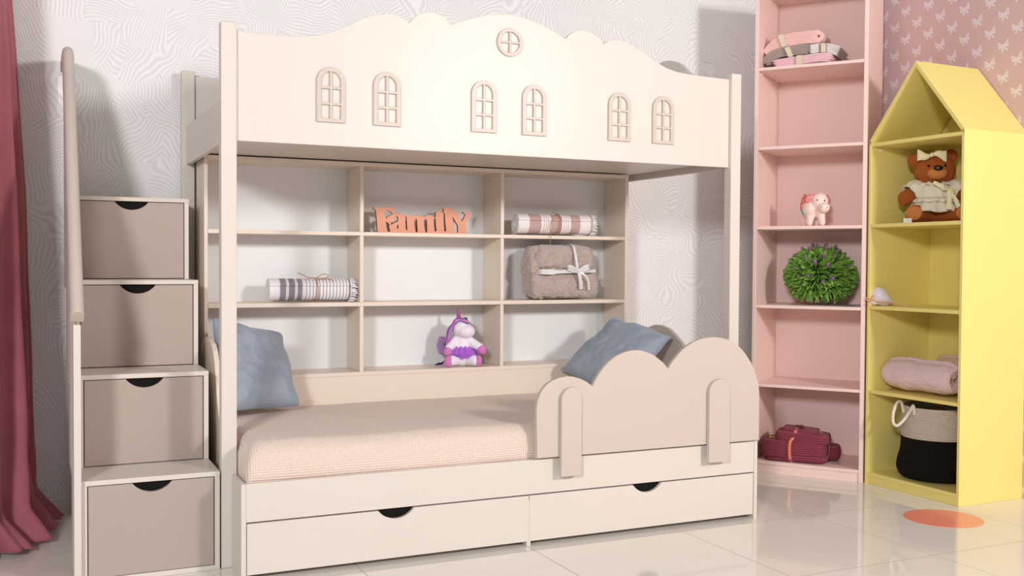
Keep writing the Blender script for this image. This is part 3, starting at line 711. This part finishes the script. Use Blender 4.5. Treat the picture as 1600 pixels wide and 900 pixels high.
# ------------------------------------------------------------------ pig money box
PGM = NT('pink_ceramic', .35, (252, 224, 214), .4).m; CORC = NT('coral_glaze', .35, (222, 112, 108), .5)
CORC.base(CORC.mix(CORC.math('GREATER_THAN', CORC.noise(220, 0), .66), (222, 112, 108), (242, 200, 195)))
e = empty('piggy_bank', (2.903, .632, 1.2203), face(41.5), 'pale pink pig figurine with coral ears on the middle pink shelf', 'figurine')
bm = nb()
ell(bm, (-.018, .015, .088), (.05, .062, .056)); ell(bm, (.02, -.02, .122), (.043, .04, .046)); ell(bm, (.042, -.052, .09), (.028, .024, .026))
for x, y in ((-.026, -.018), (.034, -.022), (-.056, .05), (.008, .055)): caps(bm, (x*.8, y*.8, .06), (x, y, .018), .023, .0175)
blob('body', bm, PGM, e, .003, 4)
part('ear', CORC.m, ((-.022, -.03, .136), (.03, .007, .024), (0, -.7, .3))); part('ear', CORC.m, ((.062, -.005, .135), (.009, .012, .024), (0, -.35, 0)))
part('wing', CORC.m, ((-.056, .0, .125), (.011, .022, .042), (0, .25, .2))); part('wing', CORC.m, ((-.06, .0, .09), (.012, .016, .016), (0, 0, .2)))
o = part('wing_tip', NT('teal_glaze', .3, (92, 190, 165)).m, ((-.054, -.012, .07), (.010, .012, .018), (0, -.5, 0))); o['label'] = 'teal wing tip'
o = part('eye', BLACK, ((.010, -.0565, .128), (.0052, .004, .005))); o = part('eye', BLACK, ((.044, -.0545, .125), (.0048, .004, .0046)))
part('nostril', BLACK, ((.03, -.0755, .091), (.0025, .002, .0028)), vox=.001); part('nostril', BLACK, ((.056, -.0735, .09), (.0022, .002, .0026)), vox=.001)
part('tail', PGM, ((-.035, .078, .09), (.008, .01, .008)))

# ------------------------------------------------------------------ plant ball
e = empty('boxwood_ball', (2.961, .654, .8326), face(41.8), 'round green artificial bush with purple flower sprigs on the pink shelf', 'plant')
LF = NT('plastic_leaf', .45, (92, 150, 50), .4); LF.base(LF.mix(LF.noise(28, 2), (178, 214, 96), (58, 134, 54)))
CO = Vector((0, 0, .15)); random.seed(3)
bm = nb(); ell(bm, CO, (.118, .118, .118), sub=4); obj('core', bm, NT('dark_moss', .9, (28, 60, 26)).m, e, smooth=True)
bm = nb()
def rdir():
    while True:
        v = Vector((random.gauss(0, 1), random.gauss(0, 1), random.gauss(0, 1)))
        if v.length > .1: return v.normalized()
cnt = 0
while cnt < 1900:
    d = rdir()
    if d.z < -.8: continue
    cnt += 1
    p = CO+d*.105; dd = (d+rdir()*.55).normalized(); L = random.uniform(.045, .078); wv = dd.cross(rdir()).normalized(); dr = Vector((0, 0, -.2))
    nn = wv.cross(dd)
    pts = []; w = random.uniform(.0045, .0085)
    prev = None
    for k, (t, ww) in enumerate(((0, .3), (.35, 1), (.7, .8), (1, .05))):
        c = p+dd*L*t+dr*L*t*t*.5
        c.z = max(c.z, .002); rr = (c-CO).length
        if rr > .162: c = CO+(c-CO)*(.162/rr)
        a, b, m_ = bm.verts.new(c-wv*w*ww), bm.verts.new(c+wv*w*ww), bm.verts.new(c+nn*w*ww*.45)
        if prev: bm.faces.new((prev[0], prev[2], m_, a)); bm.faces.new((prev[2], prev[1], b, m_))
        prev = (a, b, m_)
fo = obj('foliage', bm, LF.m, e, smooth=False)
for v_ in fo.data.vertices: v_.co.x *= 1.14; v_.co.y *= 1.08; v_.co.z *= .97
FLW = NT('purple_flower', .9, (150, 108, 150), .2); FLW.base(FLW.mix(FLW.noise(60, 1), (176, 132, 165), (112, 78, 122)))
bm = nb()
for k in range(26):
    a = k*2.4; z = .028*k/26; ell(bm, (math.cos(a)*.0055*(1-.5*k/26), math.sin(a)*.0055*(1-.5*k/26), z), (.0032, .0032, .0038), sub=1)
tube(bm, [(0, 0, -.03), (0, 0, .024)], .0015, 5)
s0 = obj('flower_sprig', bm, FLW.m, e, smooth=True)
dirs = []
random.seed(11)
while len(dirs) < 44:
    d = rdir()
    if d.z > -.42 and d.y < .55 and all((d-q).length > .3 for q in dirs): dirs.append(d)
    elif random.random() < .002: dirs.append(d)
for i, d in enumerate(dirs):
    o = s0 if i == 0 else s0.copy()
    if i: C.objects.link(o)
    o.location = CO+d*.134; o.scale = (1.35, 1.35, 1.1); q = (d+Vector((0, 0, .15))).to_track_quat('Z', 'Y'); o.rotation_euler = q.to_euler()

# ------------------------------------------------------------------ folded towel sets on the top shelf
def pk(u, v, z): # point in the pink unit's frame
    c, s = math.cos(TH), math.sin(TH); return (2.6311+u*c-v*s, .7678+u*s+v*c, z)
def layers(cl, n, th, v0, v1, mat, parent, seed=0, name='cloth_layers', taper=.0):
    """folded cloth: n thin layers following a centre line in (u,z), fold edges to the front"""
    P = smooth_path([(u, 0, z) for u, z in cl], 8); bm = nb(); lt = th/n
    random.seed(seed)
    for k in range(n):
        off = (k+.5)*lt-th/2; a0 = random.uniform(0, .012); a1 = random.uniform(0, .012); NV = 10; rings = []
        M_ = len(P); i0 = int(a0/.3*M_); i1 = M_-int(a1/.3*M_)
        seg = P[i0:i1]
        for vi in range(NV+1):
            v = v0+(v1-v0)*vi/NV; up_, dn = [], []
            for i, p in enumerate(seg):
                d = (seg[min(i+1, len(seg)-1)]-seg[max(i-1, 0)]).normalized(); nn = Vector((-d.z, 0, d.x)); e_ = min(i, len(seg)-1-i)
                h = lt*.47*(1 if e_ > 1 else (.75 if e_ == 1 else .3))*(1 if 0 < vi < NV else .75)
                w = .0022*noise.noise(Vector((p.x*22+seed, v*16, k*.4)))
                q = p+nn*(off+w); q = Vector((q.x, v+.003*noise.noise(Vector((p.x*30, k*3, seed))), q.z))
                up_.append(q+nn*h); dn.append(q-nn*h)
            rings.append([bm.verts.new((q.x, q.y, max(q.z, .0005+.0002*k))) for q in up_+dn[::-1]])
        m = len(rings[0])
        for vi in range(NV):
            for j in range(m): bm.faces.new((rings[vi][j], rings[vi][(j+1) % m], rings[vi+1][(j+1) % m], rings[vi+1][j]))
        for rg in (rings[0], rings[-1]):
            for j in range(m//2-1): bm.faces.new((rg[j], rg[j+1], rg[m-2-j], rg[m-1-j]))
    return obj(name, bm, mat, parent, smooth=True)
BAND = cloth('cream_paper_band', (226, 212, 188), .2, 200)
def band(u, v0, z0, z1, w, parent, slant=0, depth=.2):
    bm = nb(); ribbon(bm, [(u-slant, v0+depth*.5, z1+.002), (u-slant, v0+.01, z1+.002), (u-slant*.8, v0-.005, z1-.004), (u, v0-.006, (z0+z1)/2), (u+slant*.8, v0-.005, z0+.004), (u+slant, v0+.01, max(z0-.001, .001))], w, (1, 0, 0), .0015)
    return obj('paper_band', bm, BAND, parent)
TP = [cloth('salmon_towel_cotton', (247, 206, 201), .4), cloth('grey_towel_cotton', (178, 160, 152), .4), cloth('blush_towel_cotton', (246, 205, 212), .4)]
def tset(label): return empty('folded_towel_set', pk(0, 0, 1.9995), TH, label, 'towels', 'banded towel sets on the top pink shelf')
e = tset('pale blush folded towel set at the bottom of the top-shelf pile')
layers([(.075, .02), (.14, .026), (.22, .032), (.3, .036), (.36, .03)], 4, .042, .05, .26, TP[2], e, 1); band(.205, .05, .004, .054, .028, e)
WT = stripes('white_patch_cotton', [(.29, .30), (.32, .33)], (190, 175, 168), (238, 232, 230))
e = tset('grey-brown folded towel set in the middle of the top-shelf pile')
layers([(.03, .028), (.05, .058), (.1, .082), (.18, .087), (.25, .086)], 5, .046, .075, .3, TP[1], e, 2)
o = layers([(.245, .086), (.29, .088), (.335, .082), (.385, .065)], 5, .044, .08, .3, WT, e, 5); o['label'] = 'white striped end of the towels'
band(.15, .072, .052, .104, .024, e, .012); band(.315, .078, .06, .106, .022, e)
e = tset('salmon pink folded towel set draped on top of the top-shelf pile')
layers([(.035, .074), (.055, .1), (.1, .133), (.17, .145), (.24, .146), (.29, .146)], 7, .062, .085, .28, TP[0], e, 3); band(.115, .082, .105, .172, .026, e, .012)
bm = nb(); 
bmesh.ops.create_cone  # (fold end built as a wound roll)
o = roll('fold_end', .17, .032, 3, TP[0], e, rin=.006, nl=12, wob=.001); o.rotation_euler = (0, 0, PI/2); o.location = (.285, .09, .116)

# ------------------------------------------------------------------ burgundy towel set
t = NT('burgundy_rib_cotton', .9, (140, 58, 72), .1, .08); x, y, z = t.xyz(t.coord())
nz = t.noise(30, 3); h = t.math('SINE', t.math('ADD', t.math('MULTIPLY', z, 2*PI*95), t.math('MULTIPLY', nz, 5))); h2 = t.math('SINE', t.math('MULTIPLY', t.math('ADD', y, nz), 2*PI*12))
t.bump(t.math('ADD', h, t.noise(220, 3)), .8, .004); BUR = t.base(t.mix(t.math('MULTIPLY_ADD', h, .35, .5), (140, 60, 76), (166, 80, 95)))
e = empty('folded_towel_set', pk(.2, .12, .061), TH+R(4), 'burgundy ribbed folded towels tied with a coral ribbon, bottom pink shelf', 'towels')
def slab(c, r, name='folded_towel', ro=(0, 0, 0), seed=0, disp=.006, ex=.3):
    return obj(name, sbox(nb(), c, r, e=ex, nu=72, nv=30, rot=ro, disp=disp, ds=16, seed=seed), BUR, e, smooth=True)
slab((-.0, .0, .009), (.148, .09, .0075), seed=1, disp=.003); slab((-.008, 0, .058), (.154, .094, .047), seed=2); slab((.03, .0, .12), (.128, .086, .025), seed=3, ro=(0, .05, 0))
slab((.02, .0, .147), (.085, .07, .014), seed=4, ro=(0, .06, 0)); slab((.165, .07, .04), (.035, .055, .04), seed=6, ex=.6)
slab((.05, -.0, .02), (.105, .1, .014), seed=8, ro=(0, 0, .03)); 
CRB = NT('coral_satin', .3, (226, 120, 108), .6, .3).m
bm = nb(); P_ = [(.005, -.03, .165), (.005, -.068, .156), (-.005, -.085, .125), (-.018, -.098, .1), (-.02, -.102, .06), (-.016, -.1, .015), (-.01, -.08, .001)]
ribbon(bm, smooth_path(P_, 5), .016, (1, 0, 0), .0015)
ribbon(bm, smooth_path([(.09, .0, .152), (.135, .0, .135), (.15, -.005, .115), (.156, -.005, .06), (.15, 0, .012)], 5), .011, (0, 1, 0), .0015)
obj('ribbon', bm, CRB, e, smooth=True)
bm = nb()
for k in range(7): ell(bm, (.02+.012*math.cos(k), -.03+.012*math.sin(k*2), .17+.006*math.sin(k*3)), (.009, .008, .007), sub=2)
o = obj('bow_knot', bm, NT('dark_red_satin', .4, (110, 30, 38)).m, e, smooth=True)
bm = nb(); bx(bm, -.125, -.085, -.055, -.05, .108, .116); o = obj('label_tag', bm, NT('olive_card', .7, (190, 180, 80)).m, e); o['label'] = 'small olive label tag'

# ------------------------------------------------------------------ teddy bear
BR = NT('brown_plush', .95, (168, 92, 48), .1, .25); BR.b.inputs['Sheen Tint'].default_value = lin((220, 140, 90)); BR.bump(BR.noise(420, 3), .7, .003); BR.base(BR.mix(BR.noise(40, 3), (190, 106, 52), (150, 78, 36)))
BR2 = NT('tan_plush', .95, (208, 130, 74), .1, .1); BR2.bump(BR2.noise(420, 3), .5, .003)
DR = cloth('cream_dress_cotton', (238, 230, 208), .4, 500, var=6)
e = empty('teddy_bear', (3.166, .139, 1.2238), face(45), 'brown teddy bear in a cream dress and hair bow on the yellow cabinet shelf', 'soft toy')
bm = nb()
ell(bm, (.004, .01, .246), (.092, .078, .077)); ell(bm, (.012, -.045, .232), (.05, .045, .036)); caps(bm, (.008, .02, .2), (.01, .02, .1), .06, .075)
ell(bm, (.01, .02, .07), (.085, .07, .068))
caps(bm, (-.06, .01, .165), (-.122, -.03, .118), .036, .036); caps(bm, (.07, .01, .165), (.125, -.02, .135), .036, .034)
caps(bm, (-.035, -.01, .045), (-.08, -.07, .044), .042, .043); caps(bm, (.05, -.01, .045), (.116, -.066, .044), .042, .042)
for s, x, z in ((-1, -.084, .297), (1, .072, .312)): ell(bm, (x, .03, z), (.032, .018, .033), (0, s*.4, 0))
blob('body', bm, BR.m, e, .004, 3)
part('muzzle', BR2.m, ((.012, -.066, .228), (.044, .03, .028)))
part('nose', NT('black_nose_plastic', .3, (22, 14, 12)).m, ((.014, -.094, .249), (.021, .011, .0135)))
part('eye', BLACK, ((-.026, -.066, .262), (.0055, .004, .006)), vox=.0015); part('eye', BLACK, ((.046, -.064, .264), (.0055, .004, .006)), vox=.0015)
part('foot_pad', BR2.m, ((-.086, -.108, .046), (.038, .012, .034), (0, 0, -.35))); part('foot_pad', BR2.m, ((.122, -.104, .046), (.036, .012, .034), (0, 0, .35)))
# dress: bodice lathe with frilled skirt
def skirt(rows, cx, cy, n=110, fr=15, seed=0):
    bm = nb(); RR = []
    for z, rx, ry, w in rows:
        RR.append([bm.verts.new((cx+(rx+w*math.sin(fr*a+seed+z*20)+w*.6*noise.noise(Vector((a*3, z*9, seed))))*math.cos(a), cy+(ry+w*math.sin(fr*a+seed+z*20))*math.sin(a), z+w*.5*math.sin(fr*.5*a))) for a in [2*PI*i/n for i in range(n)]])
    for j in range(len(rows)-1):
        for i in range(n): bm.faces.new((RR[j][i], RR[j][(i+1) % n], RR[j+1][(i+1) % n], RR[j+1][i]))
    return bm
o = obj('dress', skirt([(.186, .058, .055, .003), (.18, .066, .066, .002), (.165, .078, .076, .001), (.14, .086, .084, .001), (.112, .086, .088, .002), (.104, .09, .094, .003), (.085, .106, .106, .004), (.066, .12, .117, .006), (.052, .128, .122, .008)], .008, .008), DR, e, smooth=True); so = o.modifiers.new('s', 'SOLIDIFY'); so.thickness = .003
o = obj('waist_ruffle', skirt([(.118, .089, .091, .001), (.11, .098, .1, .003), (.098, .107, .108, .005)], .008, .006, fr=22, seed=2), DR, e, smooth=True); so = o.modifiers.new('s', 'SOLIDIFY'); so.thickness = .002
for s in (-1, 1):
    bm = nb(); n = 40; RR = []
    p0, p1 = Vector((s*.055+.008, .01, .178)), Vector((s*.108+.008, -.018, .138)); ax = (p1-p0).normalized(); a_ = ax.orthogonal().normalized(); b_ = ax.cross(a_)
    for t_, r_ in ((0, .03), (.25, .044), (.6, .05), (.85, .047), (.92, .04), (1.05, .05)):
        RR.append([bm.verts.new(p0.lerp(p1, t_)+(a_*math.cos(x)+b_*math.sin(x))*(r_+(.003 if t_ > .9 else .0015)*math.sin(x*9))) for x in [2*PI*i/n for i in range(n)]])
    for j in range(5):
        for i in range(n): bm.faces.new((RR[j][i], RR[j][(i+1) % n], RR[j+1][(i+1) % n], RR[j+1][i]))
    o = obj('sleeve', bm, DR, e, smooth=True); so = o.modifiers.new('s', 'SOLIDIFY'); so.thickness = .003
bm = nb(); n = 90
rg = [[bm.verts.new((.01+(r_+w*math.sin(14*a))*math.cos(a), .0+(r_+w*math.sin(14*a))*math.sin(a)*.95, z+.004*math.sin(11*a))) for a in [2*PI*i/n for i in range(n)]] for r_, w, z in ((.05, .002, .19), (.064, .006, .187), (.078, .008, .176))]
for j in range(2):
    for i in range(n): bm.faces.new((rg[j][i], rg[j][(i+1) % n], rg[j+1][(i+1) % n], rg[j+1][i]))
o = obj('collar', bm, DR, e, smooth=True); so = o.modifiers.new('s', 'SOLIDIFY'); so.thickness = .002
BOWM = cloth('ivory_bow_cotton', (246, 236, 196), .2, 500, var=4)
def bow(c, w, h, parent, name='hair_bow', tails=0, ry=0):
    bm = nb(); c = Vector(c)
    for s in (-1, 1):
        rings = []
        for i in range(9):
            t = i/8; hh = h*(.16+.84*t**.8); d = .012*math.sin(PI*min(1, t*1.1))+.004
            rings.append([bm.verts.new((s*w*t*(1 if True else 0)+0, math.sin(a)*d, math.cos(a)*hh/2+.006*math.sin(t*5)*s-.1*h*t*(1 if s < 0 else .4))) for a in [2*PI*k/16 for k in range(16)]])
        for i in range(8):
            for k in range(16): bm.faces.new((rings[i][k], rings[i][(k+1) % 16], rings[i+1][(k+1) % 16], rings[i+1][k]))
        bm.faces.new(rings[-1])
    ell(bm, (0, -.004, 0), (w*.16, .012, h*.2), sub=2)
    o = obj(name, bm, BOWM, parent, smooth=True); o.location = c; o.rotation_euler = (0, ry, 0); return o
bow((-.012, -.058, .312), .062, .054, e); 
o = bow((.055, -.092, .152), .034, .03, e, 'dress_bow', ry=.5)
bm = nb(); ribbon(bm, [(.05, -.092, .15), (.02, -.092, .17), (-.005, -.088, .185)], .016, (.5, 0, .8), .002); ribbon(bm, [(.058, -.094, .15), (.062, -.112, .11), (.058, -.128, .06)], [.012, .018, .024], (1, 0, 0), .002); ribbon(bm, [(.058, -.094, .15), (.085, -.1, .11), (.1, -.11, .07)], [.012, .016, .02], (1, 0, 0), .002)
obj('sash', bm, BOWM, e)
bm = nb(); bx(bm, -.13, -.095, -.118, -.1165, .001, .022); o = obj('paper_tag', bm, NT('white_card', .7, (240, 240, 235)).m, e); o['label'] = 'small white paper tag'

# ------------------------------------------------------------------ heart ornament with ribbon
e = empty('heart_sachet', (3.012, .3, .8409), face(45), 'small white padded heart with a peach ribbon, left end of the yellow shelf', 'ornament')
WHS = NT('pearly_white_satin', .4, (234, 226, 234), .4, .4); WHS.base(WHS.mix(WHS.noise(30, 2), (240, 232, 236), (222, 216, 232)))
bm = nb(); ell(bm, (-.004, 0, .045), (.038, .024, .044), (0, -.45, 0)); ell(bm, (.012, 0, .03), (.034, .024, .031), (0, .3, 0)); ell(bm, (-.028, -.01, .018), (.02, .018, .016)); ell(bm, (.01, 0, .02), (.045, .022, .019))
blob('padded_body', bm, WHS.m, e, .0025, 3)
PRB = NT('peach_satin', .35, (248, 190, 156), .5, .3).m
bm = nb(); ribbon(bm, smooth_path([(-.045, -.022, .03), (-.02, -.034, .024), (.01, -.03, .02), (.04, -.022, .018), (.07, -.01, .01), (.1, .0, .003), (.125, .005, .0015)], 5), .009, (0, -.3, 1), .0015)
ribbon(bm, smooth_path([(-.04, -.026, .028), (-.06, -.03, .038), (-.066, -.028, .028), (-.045, -.03, .022), (-.06, -.034, .012), (-.05, -.036, .003)], 5), .009, (0, 1, .4), .0015)
ribbon(bm, smooth_path([(-.04, -.026, .03), (-.03, -.02, .045), (-.034, -.01, .052)], 5), .01, (1, 0, .4), .0015)
obj('ribbon', bm, PRB, e, smooth=True)

# ------------------------------------------------------------------ rolled blankets
def yk(u, v, z): c, s = math.cos(TY), math.sin(TY); return (2.9609+u*c-v*s, .3352+u*s+v*c, z)
PKN = knit('pink_knit', (252, 226, 229), (243, 204, 210), 420)
e = empty('rolled_blanket', yk(.03, .115, .4446), TY, 'pink knitted blanket rolled up on the yellow shelf above the basket', 'blanket')
roll('blanket_roll', .385, .081, 3.0, PKN, e, rin=.012, gap=.003, endr=.085, seed=2, wob=.004, per=36)
e = empty('rolled_blanket', yk(.165, .285, .4446), TY-R(2), 'beige blanket rolled up behind the pink knitted blanket', 'blanket')
roll('blanket_roll', .32, .09, 3.0, cloth('beige_blanket_cotton', (226, 200, 178), .5, 200), e, rin=.012, gap=.003, endr=.06, seed=6, wob=.004, per=36)

# ------------------------------------------------------------------ basket
def rope(name, c1, c2):
    t = NT(name, .9, c1, .15); x, y, z = t.xyz(t.coord()); h = t.math('SINE', t.math('MULTIPLY', z, 2*PI*115)); n = t.noise(260, 3)
    t.bump(t.math('ADD', h, n), .9, .004); return t.base(t.mix(t.math('MULTIPLY_ADD', h, .4, .5), c2, c1))
RB, RK = rope('natural_rope', (250, 238, 226), (235, 216, 200)), rope('black_rope', (38, 33, 34), (20, 17, 18))
e = empty('rope_basket', yk(.247, .2, .0548), 0, 'cream and black rope basket on the bottom yellow shelf', 'basket')
def ring_surf(rows, mat, name, par, closed=False):
    bm = nb(); n = 96; RR = []
    for z, r in rows:
        RR.append([bm.verts.new(((r*(1+.018*noise.noise(Vector((math.cos(a)*1.5, math.sin(a)*1.5, z*9)))))*math.cos(a), (r*(1+.018*noise.noise(Vector((math.cos(a)*1.5, math.sin(a)*1.5, z*9)))))*math.sin(a), z+.004*math.sin(a+1)*min(1, z*5))) for a in [2*PI*i/n for i in range(n)]])
    for j in range(len(rows)-1):
        for i in range(n): bm.faces.new((RR[j][i], RR[j][(i+1) % n], RR[j+1][(i+1) % n], RR[j+1][i]))
    if closed: bm.faces.new(RR[0][::-1])
    o = obj(name, bm, mat, par, smooth=True); return o
def samp(ctrl, n): 
    P = smooth_path([(z, r, 0) for z, r in ctrl], n); return [(p.x, p.y) for p in P]
lo = samp([(.002, .11), (.006, .15), (.02, .168), (.05, .177), (.09, .172), (.13, .163), (.17, .16), (.193, .161)], 5)
o = ring_surf(lo, RK, 'lower_body', e, True); s_ = o.modifiers.new('s', 'SOLIDIFY'); s_.thickness = .006; o['label'] = 'black rope lower half'
hi = samp([(.194, .161), (.23, .162), (.27, .158), (.31, .155), (.335, .156)], 6)
o = ring_surf(hi, RB, 'upper_body', e); s_ = o.modifiers.new('s', 'SOLIDIFY'); s_.thickness = .007; o['label'] = 'cream rope upper half'
HM = cloth('cream_cotton_rope', (240, 226, 212), .6, 500)
for a0 in (R(168), R(-12)):
    bm = nb(); c, s = math.cos(a0), math.sin(a0); P_ = []
    tx_, ty_ = -s, c
    for w, out, z in ((-.042, .152, .3), (-.043, .158, .33), (-.04, .168, .35), (-.03, .195, .345), (-.015, .222, .305), (0, .232, .262), (.016, .222, .25), (.03, .195, .28), (.042, .17, .325), (.044, .16, .342), (.043, .152, .3)):
        if a0 > 2: P_.append((c*out+tx_*w, s*out+ty_*w, z))
        else: P_.append((c*(.15+(out-.15)*.25)+tx_*w, s*(.15+(out-.15)*.25)+ty_*w, z))
    tube(bm, smooth_path(P_, 6), .0068, 10); obj('handle', bm, HM, e, smooth=True)
